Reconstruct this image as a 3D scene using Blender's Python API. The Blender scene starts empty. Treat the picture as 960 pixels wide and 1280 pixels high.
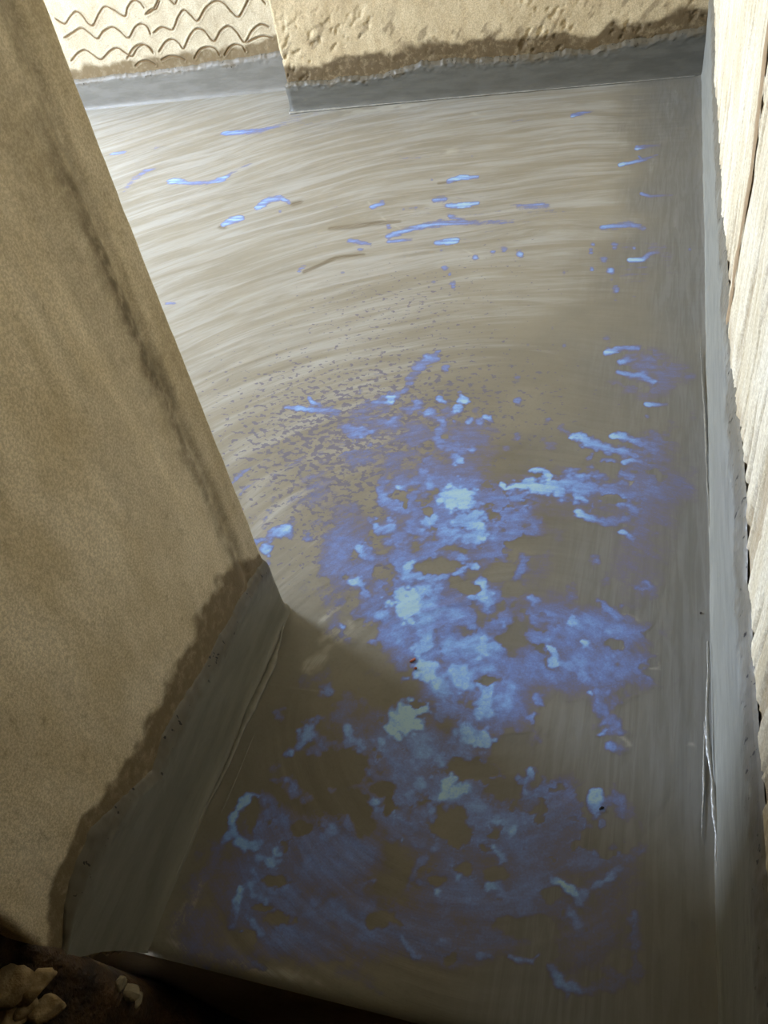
import bpy, math
import numpy as np
from mathutils import Matrix

# ------------------------------------------------------------------ camera
CAM_Z = 1.4
FPX, YAW, PITCH, ROLL = 1025.589, -0.415551, 0.747176, -0.226637
_f = np.array([math.sin(YAW)*math.cos(PITCH), math.cos(YAW)*math.cos(PITCH), -math.sin(PITCH)])
_r = np.array([math.cos(YAW), -math.sin(YAW), 0.0])
_u = np.cross(_r, _f)
_c, _s = math.cos(ROLL), math.sin(ROLL)
CR, CU, CF = _c*_r + _s*_u, -_s*_r + _c*_u, _f
CAM = np.array([0, 0, CAM_Z])

scene = bpy.context.scene
col = scene.collection
cam_d = bpy.data.cameras.new('camera')
cam = bpy.data.objects.new('camera', cam_d)
col.objects.link(cam)
cam_d.sensor_fit = 'HORIZONTAL'
cam_d.sensor_width = 36.0
cam_d.lens = FPX*36.0/960.0
cam_d.clip_start = 0.02
m = Matrix.Identity(4)
for i in range(3):
    m[i][0], m[i][1], m[i][2], m[i][3] = CR[i], CU[i], -CF[i], CAM[i]
cam.matrix_world = m
scene.camera = cam

# ------------------------------------------------------------------ daylight and exposure
WINDOW = dict(x=-5.0, y0=2.25, y1=3.55, z0=1.0, z1=2.2)
world = bpy.data.worlds.new('daylight')
scene.world = world
world.use_nodes = True
bg = world.node_tree.nodes['Background']
bg.inputs['Color'].default_value = (0.82, 0.95, 1.17, 1)
bg.inputs['Strength'].default_value = 96.0
pl = bpy.data.lights.new('window_daylight_portal', 'AREA')
pl.shape = 'RECTANGLE'
pl.size = WINDOW['z1']-WINDOW['z0']
pl.size_y = WINDOW['y1']-WINDOW['y0']
pl.cycles.is_portal = True
po = bpy.data.objects.new('window_daylight_portal', pl)
col.objects.link(po)
po.location = (WINDOW['x']-0.16, (WINDOW['y0']+WINDOW['y1'])/2, (WINDOW['z0']+WINDOW['z1'])/2)
po.rotation_euler = (0, -math.pi/2, 0)
vs = scene.view_settings
vs.view_transform = 'Standard'
vs.look = 'None'
vs.gamma = 1.0
vs.use_curve_mapping = False
vs.exposure = 0.0
scene.cycles.max_bounces = 10
scene.cycles.diffuse_bounces = 8
scene.cycles.use_denoising = True

# ------------------------------------------------------------------ main planes of the place (metres)
XR, XL, YC, YP, YB, YN, XP = 0.1645, -0.7618, 1.0495, 4.4125, 4.7990, 0.3079, -1.9412
YE = 0.221            # camera side of the thick left wall
XW = -5.0            # wall with the window, left of the frame
TOP = 2.45
LOW = -0.33

def ray(x, y):
    x = np.asarray(x, float); y = np.asarray(y, float)
    return ((x-480)/FPX)[..., None]*CR + ((640-y)/FPX)[..., None]*CU + CF
def on_plane(pts, axis, value):
    pts = np.array(pts, float)
    d = ray(pts[:, 0], pts[:, 1])
    t = (value-CAM[axis])/d[:, axis]
    return CAM + t[:, None]*d
def to_px(P):
    d = P-CAM
    z = np.maximum(d@CF, 1e-3)
    return 480+FPX*(d@CR)/z, 640-FPX*(d@CU)/z

# ------------------------------------------------------------------ noise
def _hash(i, j, s):
    h = (i.astype(np.int64)*374761393 + j.astype(np.int64)*668265263 + s*974634777) & 0xffffffff
    h = ((h ^ (h >> 13))*1274126177) & 0xffffffff
    h = h ^ (h >> 16)
    return (h & 0xffff)/65535.0
def vn(x, y, s=0):
    i = np.floor(x); j = np.floor(y)
    u = x-i; v = y-j
    u = u*u*(3-2*u); v = v*v*(3-2*v)
    i = i.astype(np.int64); j = j.astype(np.int64)
    a = _hash(i, j, s); b = _hash(i+1, j, s); c = _hash(i, j+1, s); d = _hash(i+1, j+1, s)
    return (a*(1-u)+b*u)*(1-v) + (c*(1-u)+d*u)*v
def fbm(x, y, s=0, o=4):
    r = 0; a = 0.5; n = 0
    for k in range(o):
        r = r+a*vn(x*2**k+17.3*k, y*2**k+5.1*k, s+k); n += a; a *= 0.5
    return r/n
def sst(a, b, x):
    t = np.clip((x-a)/(b-a), 0, 1)
    return t*t*(3-2*t)

# ------------------------------------------------------------------ meshes
def mesh_obj(name, V, F, mat, parent=None, attrs=None, smooth=True):
    V = np.ascontiguousarray(V, np.float32); F = np.ascontiguousarray(F, np.int32)
    me = bpy.data.meshes.new(name)
    k = F.shape[1]
    me.vertices.add(len(V)); me.vertices.foreach_set('co', V.ravel())
    me.loops.add(F.size); me.loops.foreach_set('vertex_index', F.ravel())
    me.polygons.add(len(F))
    me.polygons.foreach_set('loop_start', np.arange(0, F.size, k, dtype=np.int32))
    me.polygons.foreach_set('loop_total', np.full(len(F), k, np.int32))
    me.polygons.foreach_set('use_smooth', np.full(len(F), smooth))
    me.update(calc_edges=True)
    me.validate()
    for n, a in (attrs or {}).items():
        a = np.ascontiguousarray(a, np.float32)
        if a.ndim == 1:
            at = me.attributes.new(n, 'FLOAT', 'POINT'); at.data.foreach_set('value', a)
        else:
            at = me.attributes.new(n, 'FLOAT_VECTOR', 'POINT'); at.data.foreach_set('vector', a.ravel())
    if mat: me.materials.append(mat)
    o = bpy.data.objects.new(name, me)
    col.objects.link(o)
    if parent is not None: o.parent = parent
    return o
def grid_faces(n, mm, mask=None, flip=False):
    idx = np.arange(n*mm).reshape(n, mm)
    f = np.stack([idx[:-1, :-1], idx[1:, :-1], idx[1:, 1:], idx[:-1, 1:]], -1)
    if flip: f = f[..., ::-1]
    if mask is not None: return f[mask]
    return f.reshape(-1, 4)
def compact(V, F, attrs):
    used = np.unique(F)
    mp = np.full(len(V), -1, np.int64); mp[used] = np.arange(len(used))
    return V[used], mp[F], {k: a[used] for k, a in attrs.items()}
def grid_obj(name, P, mat, parent=None, attrs=None, mask=None, flip=False):
    n, mm = P.shape[:2]
    V = P.reshape(-1, 3); F = grid_faces(n, mm, mask, flip)
    A = {k: (a.reshape(-1) if a.ndim == 2 else a.reshape(-1, 3)) for k, a in (attrs or {}).items()}
    if mask is not None: V, F, A = compact(V, F, A)
    return mesh_obj(name, V, F, mat, parent, A)
def tag(o, label, cat, kind=None, group=None):
    o['label'] = label; o['category'] = cat
    if kind: o['kind'] = kind
    if group: o['group'] = group
    return o
def seg(*parts):
    """join linspaces given as (start, end, step)"""
    out = []
    for a, b, st in parts:
        n = max(1, int(round(abs(b-a)/st)))
        out.append(np.linspace(a, b, n, endpoint=False))
    out.append(np.array([parts[-1][1]]))
    return np.concatenate(out)

# ------------------------------------------------------------------ materials
def srgb(r, g, b):
    f = lambda c: (c/12.92 if c <= 0.04045 else ((c+0.055)/1.055)**2.4)
    return (f(r/255), f(g/255), f(b/255), 1)
class Mat:
    def __init__(s, name, rough=0.8, spec=0.3):
        s.m = bpy.data.materials.new(name); s.m.use_nodes = True
        s.t = s.m.node_tree; s.N = s.t.nodes; s.L = s.t.links
        s.b = s.N['Principled BSDF']
        s.b.inputs['Roughness'].default_value = rough
        s.b.inputs['Specular IOR Level'].default_value = spec
        s.tc = s.N.new('ShaderNodeTexCoord').outputs['Object']
    def put(s, sock, v):
        if isinstance(v, bpy.types.NodeSocket): s.L.new(v, sock)
        elif v is not None: sock.default_value = v
    def attr(s, name, vec=False):
        n = s.N.new('ShaderNodeAttribute'); n.attribute_name = name
        return n.outputs['Vector' if vec else 'Fac']
    def scale(s, vec, sc):
        n = s.N.new('ShaderNodeVectorMath'); n.operation = 'MULTIPLY'
        s.put(n.inputs[0], vec); n.inputs[1].default_value = sc
        return n.outputs[0]
    def noise(s, vec, sc=1.0, det=4, rough=0.55, dist=0.0):
        n = s.N.new('ShaderNodeTexNoise')
        s.put(n.inputs['Vector'], vec); n.inputs['Scale'].default_value = sc
        n.inputs['Detail'].default_value = det; n.inputs['Roughness'].default_value = rough
        n.inputs['Distortion'].default_value = dist
        return n.outputs['Fac']
    def math(s, op, a, b=None, clamp=False):
        n = s.N.new('ShaderNodeMath'); n.operation = op; n.use_clamp = clamp
        s.put(n.inputs[0], a)
        if b is not None: s.put(n.inputs[1], b)
        return n.outputs[0]
    def step(s, x, a, b, lo=0.0, hi=1.0):
        n = s.N.new('ShaderNodeMapRange'); n.interpolation_type = 'SMOOTHSTEP'
        s.put(n.inputs['Value'], x)
        n.inputs['From Min'].default_value = a; n.inputs['From Max'].default_value = b
        n.inputs['To Min'].default_value = lo; n.inputs['To Max'].default_value = hi
        return n.outputs['Result']
    def mix(s, f, a, b):
        n = s.N.new('ShaderNodeMix'); n.data_type = 'RGBA'
        s.put(n.inputs['Factor'], f); s.put(n.inputs['A'], None)
        s.put([i for i in n.inputs if i.identifier == 'A_Color'][0], a)
        s.put([i for i in n.inputs if i.identifier == 'B_Color'][0], b)
        return [o for o in n.outputs if o.identifier == 'Result_Color'][0]
    def ramp(s, f, stops):
        n = s.N.new('ShaderNodeValToRGB'); e = n.color_ramp.elements
        while len(e) < len(stops): e.new(0.5)
        for k, (p, c) in enumerate(stops): e[k].position = p; e[k].color = c
        s.put(n.inputs['Fac'], f)
        return n.outputs['Color']
    def bump(s, h, strength, dist):
        n = s.N.new('ShaderNodeBump'); n.inputs['Strength'].default_value = strength
        n.inputs['Distance'].default_value = dist; s.put(n.inputs['Height'], h)
        s.L.new(n.outputs['Normal'], s.b.inputs['Normal'])
    def color(s, c): s.put(s.b.inputs['Base Color'], c)
    def rough(s, c): s.put(s.b.inputs['Roughness'], c)

def plaster(name, c_lo, c_hi, c_damp, streak=(3, 3, 0.8), grain=260.0, bumpd=0.004, stain=None):
    k = Mat(name, 0.9, 0.15)
    big = k.noise(k.tc, 4.0, 5, 0.6)
    stv = k.noise(k.scale(k.tc, streak), 6.0, 4, 0.6)
    fine = k.noise(k.tc, grain, 3, 0.7)
    mid = k.noise(k.tc, 38.0, 4, 0.65)
    f = k.math('ADD', k.math('MULTIPLY', big, 0.45), k.math('MULTIPLY', stv, 0.55))
    c = k.mix(k.step(f, 0.36, 0.64), c_lo, c_hi)
    c = k.mix(k.step(fine, 0.62, 0.40, 0.0, 0.34), c, c_damp)
    c = k.mix(k.math('MULTIPLY', k.step(mid, 0.60, 0.72), 0.35), c, c_damp)
    if stain: c = k.mix(k.math('MULTIPLY', k.attr('stain'), k.step(mid, 0.28, 0.6, 0.55, 1.0)), c, stain)
    d = k.math('MULTIPLY', k.attr('damp'), k.step(mid, 0.25, 0.55, 0.72, 1.0), True)
    c = k.mix(d, c, c_damp)
    k.color(c)
    k.rough(k.step(k.attr('damp'), 0, 1, 0.92, 0.6))
    h = k.math('ADD', k.math('MULTIPLY', fine, 0.35), k.math('MULTIPLY', mid, 0.65))
    k.bump(h, 0.55, bumpd)
    return k.m

M = {}
M['tan'] = plaster('tan_sand_plaster', srgb(206, 188, 152), srgb(232, 216, 184), srgb(120, 104, 76), (2.2, 2.2, 0.7), 240, 0.004, stain=srgb(112, 100, 78))
M['pier'] = plaster('beige_plaster', srgb(190, 172, 138), srgb(208, 192, 158), srgb(92, 78, 56), (3, 3, 1.2), 160, 0.006)
M['cream'] = plaster('cream_scored_plaster', srgb(180, 168, 143), srgb(196, 186, 162), srgb(112, 97, 72), (3, 3, 1.2), 150, 0.005)
M['white'] = plaster('whitewash_plaster', srgb(212, 200, 170), srgb(238, 231, 210), srgb(150, 126, 92), (9, 9, 0.6), 150, 0.008)
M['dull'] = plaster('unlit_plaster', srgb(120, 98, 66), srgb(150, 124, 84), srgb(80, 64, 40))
k = Mat('groove_dirt_shade', 0.95, 0.1); k.color(k.mix(k.noise(k.tc, 90, 3), srgb(88, 70, 46), srgb(140, 116, 84))); M['groove'] = k.m  # dark tone stands for dirt and for the shadow inside the scored lines

def coating(name, c1, c2, rough=0.5, pale=None, pits=True):
    k = Mat(name, rough, 0.4)
    n1 = k.noise(k.scale(k.tc, (1, 1, 5)), 7.0, 5, 0.6)
    c = k.mix(k.step(n1, 0.35, 0.65), c1, c2)
    if pale is not None:
        c = k.mix(k.math('MULTIPLY', k.step(k.noise(k.scale(k.tc, (2.5, 2.5, 0.8)), 5, 5, 0.65), 0.5, 0.66), 0.6), c, pale)
    rim = k.attr('rim')
    c = k.mix(k.math('MULTIPLY', k.step(k.math('ADD', rim, k.math('MULTIPLY', k.noise(k.tc, 45, 4), 0.7)), 0.85, 1.35), 0.55), c, srgb(92, 80, 58))
    if pits:
        p = k.math('MULTIPLY', k.step(k.noise(k.scale(k.tc, (1, 1, 0.55)), 85, 2), 0.66, 0.70), k.step(rim, 0.45, 0.8))
        c = k.mix(p, c, srgb(34, 28, 20))
    k.color(c)
    h = k.math('ADD', k.math('MULTIPLY', k.noise(k.scale(k.tc, (0.6, 0.6, 9)), 14, 4), 0.6), k.math('MULTIPLY', k.noise(k.tc, 60, 4), 0.4))
    k.bump(h, 0.35, 0.004)
    return k.m
M['coat'] = coating('grey_slurry_coat_dimmed', srgb(80, 79, 73), srgb(90, 89, 83))  # pier coat: dimness of grazing light is put into this darker grey
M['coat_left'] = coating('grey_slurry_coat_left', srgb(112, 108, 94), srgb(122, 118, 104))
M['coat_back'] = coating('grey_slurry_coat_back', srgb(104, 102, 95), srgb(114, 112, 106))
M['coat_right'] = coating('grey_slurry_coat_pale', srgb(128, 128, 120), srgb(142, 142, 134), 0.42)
k = Mat('pale_slurry_ridge', 0.25, 0.6); k.color(k.mix(k.noise(k.tc, 50, 4), srgb(112, 111, 104), srgb(150, 149, 142)))
k.bump(k.noise(k.tc, 90, 4), 0.6, 0.004); M['ridge'] = k.m
k = Mat('pale_slurry_ridge_dull', 0.6, 0.3); k.color(k.mix(k.noise(k.tc, 50, 4), srgb(108, 104, 92), srgb(138, 134, 120))); M['ridge_dull'] = k.m

# floor coating with milky film
k = Mat('slurry_floor', 0.4, 0.45)
sc = k.attr('stroke', True)
wob = k.noise(k.tc, 3.0, 4, 0.6)
ed = k.attr('edge')
def both(arc, straight, det, dist):
    a = k.noise(k.scale(sc, arc), 1.0, det, 0.62, dist); b = k.noise(k.scale(k.tc, straight), 1.0, det, 0.62, dist)
    return k.math('ADD', a, k.math('MULTIPLY', ed, k.math('SUBTRACT', b, a)))
s1 = both((2.0, 14, 1), (14, 2.0, 1), 6, 0.7)
s2 = both((6, 75, 1), (75, 5, 1), 4, 0.8)
s3 = both((9, 300, 1), (300, 8, 1), 3, 0.0)
base = k.mix(k.step(k.noise(k.tc, 2.2, 5, 0.6), 0.35, 0.65), srgb(105, 100, 87), srgb(124, 119, 105))
base = k.mix(k.math('MULTIPLY', k.step(k.noise(k.tc, 130, 4, 0.7), 0.45, 0.7), 0.18), base, srgb(86, 76, 56))
grey = k.mix(k.step(s2, 0.35, 0.65), srgb(108, 107, 102), srgb(120, 120, 117))
base = k.mix(k.math('MULTIPLY', k.attr('pale'), 0.55), base, srgb(150, 144, 130))
base = k.mix(k.attr('grey'), base, grey)
pl_in = k.math('ADD', k.math('ADD', k.math('MULTIPLY', s1, 1.05), k.math('MULTIPLY', s2, 0.28)), k.math('MULTIPLY', k.attr('pale'), 0.42))
pale = k.math('MULTIPLY', k.step(pl_in, 0.93, 1.30), k.step(s3, 0.3, 0.6, 0.8, 1.0))
base = k.mix(k.math('MULTIPLY', pale, 0.78), base, srgb(166, 166, 163))
base = k.mix(k.math('MULTIPLY', k.attr('smear'), k.step(s3, 0.3, 0.6, 0.45, 1.0)), base, srgb(178, 176, 164))
base = k.mix(k.math('MULTIPLY', k.attr('scrape'), k.step(s2, 0.35, 0.55, 0.3, 1.0)), base, srgb(92, 80, 58))
# specks of film, stretched with the strokes
sp_n = k.noise(k.scale(k.tc, (48, 62, 1)), 1.0, 2.5, 0.55)
spk = k.math('ADD', sp_n, k.math('MULTIPLY', k.attr('speck'), 0.24))
spm = k.math('MULTIPLY', k.step(spk, 0.765, 0.80), k.step(k.attr('speck'), 0.04, 0.2))
base = k.mix(k.math('MULTIPLY', spm, 0.85), base, srgb(98, 95, 116))
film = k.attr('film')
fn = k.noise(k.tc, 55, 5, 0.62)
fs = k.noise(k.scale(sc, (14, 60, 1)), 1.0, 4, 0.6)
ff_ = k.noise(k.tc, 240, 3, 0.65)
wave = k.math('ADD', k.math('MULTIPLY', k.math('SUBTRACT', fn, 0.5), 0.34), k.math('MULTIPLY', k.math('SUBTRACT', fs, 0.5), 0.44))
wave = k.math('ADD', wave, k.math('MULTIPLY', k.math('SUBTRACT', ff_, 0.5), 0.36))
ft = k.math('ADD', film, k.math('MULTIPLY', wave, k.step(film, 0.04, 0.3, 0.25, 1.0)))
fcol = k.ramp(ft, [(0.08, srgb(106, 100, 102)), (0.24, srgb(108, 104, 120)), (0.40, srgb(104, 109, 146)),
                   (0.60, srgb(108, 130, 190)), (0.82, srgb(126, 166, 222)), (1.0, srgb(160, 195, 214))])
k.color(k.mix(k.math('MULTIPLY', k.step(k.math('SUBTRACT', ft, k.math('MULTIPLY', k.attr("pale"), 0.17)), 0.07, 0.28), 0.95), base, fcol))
k.rough(k.step(ft, 0.1, 0.6, 0.42, 0.32))
hh = k.math('ADD', k.math('ADD', k.math('MULTIPLY', s3, 0.35), k.math('MULTIPLY', s2, 0.5)), k.math('MULTIPLY', fn, 0.2))
k.bump(hh, 0.2, 0.0025)
M['floor'] = k.m
k = Mat('dark_step_coat', 0.55, 0.35); k.color(k.mix(k.noise(k.tc, 30, 4), srgb(104, 88, 62), srgb(126, 108, 80))); k.bump(k.noise(k.tc, 120, 4), 0.4, 0.004); M['riser'] = k.m
k = Mat('wet_mud_shaded', 0.55, 0.4); k.color(k.mix(k.step(k.noise(k.tc, 18, 5), 0.35, 0.65), srgb(38, 25, 12), srgb(78, 57, 32))); k.bump(k.noise(k.tc, 70, 5), 0.8, 0.01); M['mud'] = k.m  # wet mud, darkened further to paint in the shade of the void by the stones
k = Mat('rubble_stone', 0.85, 0.25); k.color(k.mix(k.step(k.noise(k.tc, 40, 5), 0.35, 0.65), srgb(120, 98, 64), srgb(164, 142, 104))); k.bump(k.noise(k.tc, 120, 4), 0.6, 0.004); M['stone'] = k.m
k = Mat('mortar', 0.6, 0.35); k.color(k.mix(k.noise(k.tc, 60, 4), srgb(110, 98, 74), srgb(142, 130, 104))); k.bump(k.noise(k.tc, 150, 4), 0.6, 0.004); M['mortar'] = k.m
k = Mat('window_paint', 0.5, 0.4); k.color(k.mix(k.noise(k.tc, 20, 3), srgb(190, 186, 176), srgb(210, 206, 198))); M['frame'] = k.m

def box(name, x0, x1, y0, y1, z0, z1, mat, parent=None):
    V = np.array([(x, y, z) for x in (x0, x1) for y in (y0, y1) for z in (z0, z1)])
    F = np.array([(0, 1, 3, 2), (4, 6, 7, 5), (0, 4, 5, 1), (2, 3, 7, 6), (0, 2, 6, 4), (1, 5, 7, 3)])
    return mesh_obj(name, V, F, mat, parent, smooth=False)

# ================================================================== FLOOR
# film drawn as strokes of liquid: lists of (x, y, radius, thickness), read off the photograph and laid on the floor plane
S = []
def st(*p): S.append(np.array(p, float))
# far part of the floor
st((278,167,2.2,.9),(300,166,3,.75),(330,163,4,.45),(357,154,6,.25)); st((372,149,12,.22)); st((400,146,12,.16))
st((139,193,2,.6),(157,190,2,.5)); st((193,185,3,.4),(204,183,2,.3))
st((156,238,4,.38),(166,226,5,.35),(182,214,3,.5),(195,211,2,.3)); st((168,255,8,.2)); st((171,277,4,.3))
st((212,228,3,.9),(218,226,4,.85),(240,230,3,.6),(262,228,3,.6),(279,224,3,.8),(291,215,3,.45),(322,201,3,.22))
st((321,260,3,.85),(334,251,5,.65),(350,246,4,.65),(361,253,3,.7)); st((350,264,3,.4))
st((279,281,3,.85),(288,276,4,.8),(302,272,4,.7)); st((374,338,4,.55),(381,333,3,.35)); st((218,379,3,.4),(208,379,3,.4))
st((560,227,3,.7),(575,222,3.2,.75),(597,221,2.6,.65)); st((540,225,2.5,.5)); st((500,197,3,.3),(525,197,3,.35)); st((570,167,4,.28)); st((590,195,3,.35)); st((637,211,2,.5))
st((465,259,3.5,.7),(478,254,4,.5)); st((543,250,4,.5),(556,248,4,.5)); st((560,257,3.5,.6),(578,257,3.5,.75),(597,254,3,.65)); st((648,259,4,.45),(685,258,5,.45))
st((485,296,4,.55),(505,289,4,.6),(525,283,4,.6),(548,279,5,.6),(585,279,4,.5),(640,278,4,.38)); st((562,271,3,.6),(580,275,3,.4))
st((438,301,5,.5),(452,304,4,.5),(463,306,3,.5)); st((450,311,5,.4)); st((486,284,4,.55)); st((485,303,3,.55),(515,299,3,.4)); st((545,304,3.5,.6),(565,302,4.2,.8),(572,300,3,.7))
st((395,309,3,.35)); st((420,258,5,.22)); st((504,262,3,.3)); st((520,260,2.5,.3))
for x, y, r, t in [(594,323,5,.6),(616,315,5,.5),(630,311,5.5,.5),(650,319,5.5,.65),(555,334,6,.45),(566,357,5.5,.6),(542,352,5,.35),(562,343,3,.45),(428,340,4,.3),
                   (552,313,4,.28),(505,320,6,.2),(690,410,3,.3),(540,391,4,.3),(705,340,4,.5),(740,337,3.4,.65),(763,339,5,.7),(755,325,5,.4),(768,308,5,.5),(741,306,3.5,.55),(738,315,4,.55),
                   (705,432,4,.4),(770,362,5,.6),(765,350,3,.4),(793,311,3,.5),(862,312,2.5,.4),(770,375,3,.4),(793,371,4,.28),(660,430,4,.28),(715,340,3,.3)]:
    st((x, y, r, t))
st((715,145,2.2,.75),(727,142,3,.55),(742,139,2.5,.35)); st((641,153,4,.3),(665,150,4,.25))
st((796,185,3,.75),(806,183,2.5,.5),(826,182,2,.3)); st((775,206,2.4,.75),(790,203,2.6,.6),(806,199,3,.4),(822,194,2,.3)); st((798,195,1.5,.5),(803,200,2,.4))
st((801,242,2.5,.65),(812,245,2.5,.4),(840,244,3,.2)); st((752,285,3.5,.65),(768,283,5,.5),(786,280,5,.5),(805,285,4,.4)); st((660,258,5,.4),(678,256,6,.45),(690,262,4,.3))
st((787,326,2.6,.85),(803,326,3.2,.7),(812,318,4,.35),(830,311,4,.25)); st((810,330,16,.14))
# middle left: streaks next to the wall corner
st((357,510,3,.6),(378,511,4,.75),(400,513,6,.5),(423,515,7,.42)); st((388,499,3.2,.75),(392,504,3.4,.65),(398,506,3,.5))
st((438,518,8,.28),(462,507,8,.4),(486,500,8,.6),(505,487,6,.42),(520,462,8,.5),(545,446,7,.5)); st((488,498,6,.85)); st((536,448,9,.62),(546,443,6,.55)); st((556,460,6,.6))
st((470,470,6,.28),(484,468,5,.28)); st((451,490,5,.32)); st((430,535,8,.45),(450,540,9,.6),(464,541,5,.6)); st((460,557,4,.5)); st((490,528,8,.5)); st((473,528,7,.35)); st((437,574,6,.24))
st((290,604,3.5,.45),(303,592,4,.5),(313,584,3,.35)); st((300,618,4,.42),(318,604,3,.3)); st((309,612,3,.4)); st((340,624,5,.3)); st((338,640,5,.35)); st((318,648,8,.24))
st((322,676,6,.55),(345,668,7,.72),(360,661,6,.8),(364,668,5,.5)); st((330,655,9,.3)); st((334,688,7,.8)); st((338,705,6,.35)); st((340,722,6,.3))
st((390,671,8,.55)); st((378,735,9,.22)); st((370,545,6,.2)); st((400,622,16,.2)); st((378,640,14,.2)); st((425,640,10,.24))
# the chain of bright spots
st((578,496,6,.85),(582,501,5,.85)); st((570,512,5,.85),(576,509,4,.75)); st((551,499,4.5,.75),(556,502,3,.6)); st((535,516,8,.6)); st((521,507,10,.55)); st((508,511,9,.45)); st((540,519,8,.55),(552,524,5,.45))
st((611,523,5,.75),(605,521,3,.75)); st((585,526,4,.7),(590,523,3,.7)); st((598,527,5,.6)); st((569,526,3,.5)); st((596,513,6,.32)); st((560,512,10,.34))
st((553,528,5,.5),(548,538,8,.5),(546,548,7,.55),(555,556,9,.5),(572,560,12,.42),(574,545,10,.4)); st((573,576,6,.8),(566,571,7,.55)); st((590,561,6,.6)); st((649,500,6,.6)); st((645,472,5,.4)); st((684,525,4,.45)); st((647,545,5,.36)); st((632,562,5,.32))
st((528,588,11,.55)); st((540,580,14,.35)); st((575,585,20,.28)); st((600,580,16,.22)); st((517,548,10,.3)); st((519,566,10,.3))
# the big river
st((480,604,8,.4),(474,615,7,.55),(482,625,10,.55),(497,636,12,.5),(515,628,9,.5),(522,612,12,.5)); st((496,610,4,.85),(503,613,8,.6)); st((535,605,10,.62)); st((500,596,8,.35))
st((468,656,6,.8),(475,660,10,.6),(490,655,7,.75),(497,668,22,.5)); st((464,650,5,.4)); st((520,660,18,.52)); st((536,650,9,.72),(545,648,7,.7))
st((545,620,7,.5),(560,622,14,.85),(575,620,16,.92),(588,628,14,.7)); st((590,648,16,.82),(575,655,18,.68)); st((600,668,12,.78),(588,672,14,.65),(556,668,18,.58)); st((590,610,16,.38))
st((625,668,16,.52),(650,664,12,.5)); st((645,632,14,.38),(655,645,16,.42),(630,650,12,.45)); st((638,622,8,.55),(655,618,6,.6)); st((670,690,16,.22)); st((668,655,8,.45))
st((450,689,9,.72),(462,695,7,.5)); st((424,697,7,.55)); st((404,707,9,.36)); st((440,727,5,.85),(448,728,6,.75),(457,737,6,.62),(462,748,6,.5)); st((468,745,14,.42),(460,770,20,.4)); st((418,752,13,.32)); st((398,740,9,.3))
st((512,705,7,.78),(510,716,10,.66),(524,722,9,.64),(540,726,10,.6),(556,718,8,.64),(572,712,8,.68),(585,706,6,.72),(594,709,3,.85)); st((580,698,9,.66),(571,694,8,.55)); st((545,690,26,.36)); st((500,690,20,.42))
st((500,752,14,.95),(508,758,17,1.05),(517,752,13,1.0),(512,770,10,.95)); st((528,742,11,.72),(545,742,11,.62),(557,747,10,.5)); st((605,722,5,.65),(600,735,6,.82),(606,744,7,.7),(590,746,4,.75)); st((612,755,12,.45))
st((475,772,11,.62),(490,785,16,.5),(470,790,12,.45)); st((428,785,4,.7)); st((430,792,9,.35)); st((530,780,18,.5),(530,800,13,.7),(524,820,10,.75),(526,835,12,.85),(540,845,12,.82),(552,852,9,.7)); st((505,848,5,.7)); st((500,830,12,.4))
st((570,838,13,.7),(582,850,11,.72)); st((608,862,9,.78),(606,880,13,.74),(602,895,10,.7)); st((605,798,6,.72),(615,803,8,.5)); st((590,820,30,.42)); st((560,800,34,.4)); st((640,840,30,.36)); st((620,805,12,.62),(606,812,12,.72)); st((560,880,26,.5)); st((580,905,18,.62))
st((627,779,6,.66)); st((605,738,10,.75)); st((604,668,8,.75)); st((650,705,10,.55),(653,713,7,.6),(648,722,8,.42)); st((663,747,5,.7),(672,758,10,.48),(680,775,16,.48),(665,770,9,.6)); st((712,740,9,.4)); st((744,703,7,.5)); st((760,723,7,.3)); st((700,668,9,.22))
st((710,777,4,.8),(716,774,5,.72),(724,781,8,.48)); st((735,768,9,.55),(745,775,13,.42),(722,763,5,.5)); st((797,733,5,.5),(808,734,10,.45),(820,738,9,.3)); st((778,758,4,.35))
st((748,749,4,.6),(760,762,5,.6),(773,771,6,.5),(785,777,6,.35)); st((770,787,10,.4)); st((762,790,5,.55)); st((728,803,3,.9),(735,809,6,.66),(748,815,8,.5),(765,825,12,.38)); st((745,798,8,.42)); st((775,805,14,.3))
st((683,809,2.6,.9),(688,813,4,.85),(694,820,5,.8),(690,828,7,.85)); st((700,828,9,.65),(720,836,11,.55),(735,852,12,.52),(745,870,14,.48),(755,888,15,.5)); st((737,866,6,.82)); st((745,877,5,.6)); st((765,860,20,.36)); st((762,865,6,.55)); st((785,845,18,.24)); st((702,806,12,.3))
st((673,870,7,.66),(677,880,5,.6)); st((669,898,9,.7),(664,896,5,.55)); st((640,880,26,.4)); st((752,905,8,.55),(760,895,14,.5),(770,910,12,.5),(757,917,5,.82),(750,920,3,.8)); st((764,936,6,.7),(775,935,9,.5))
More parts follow.
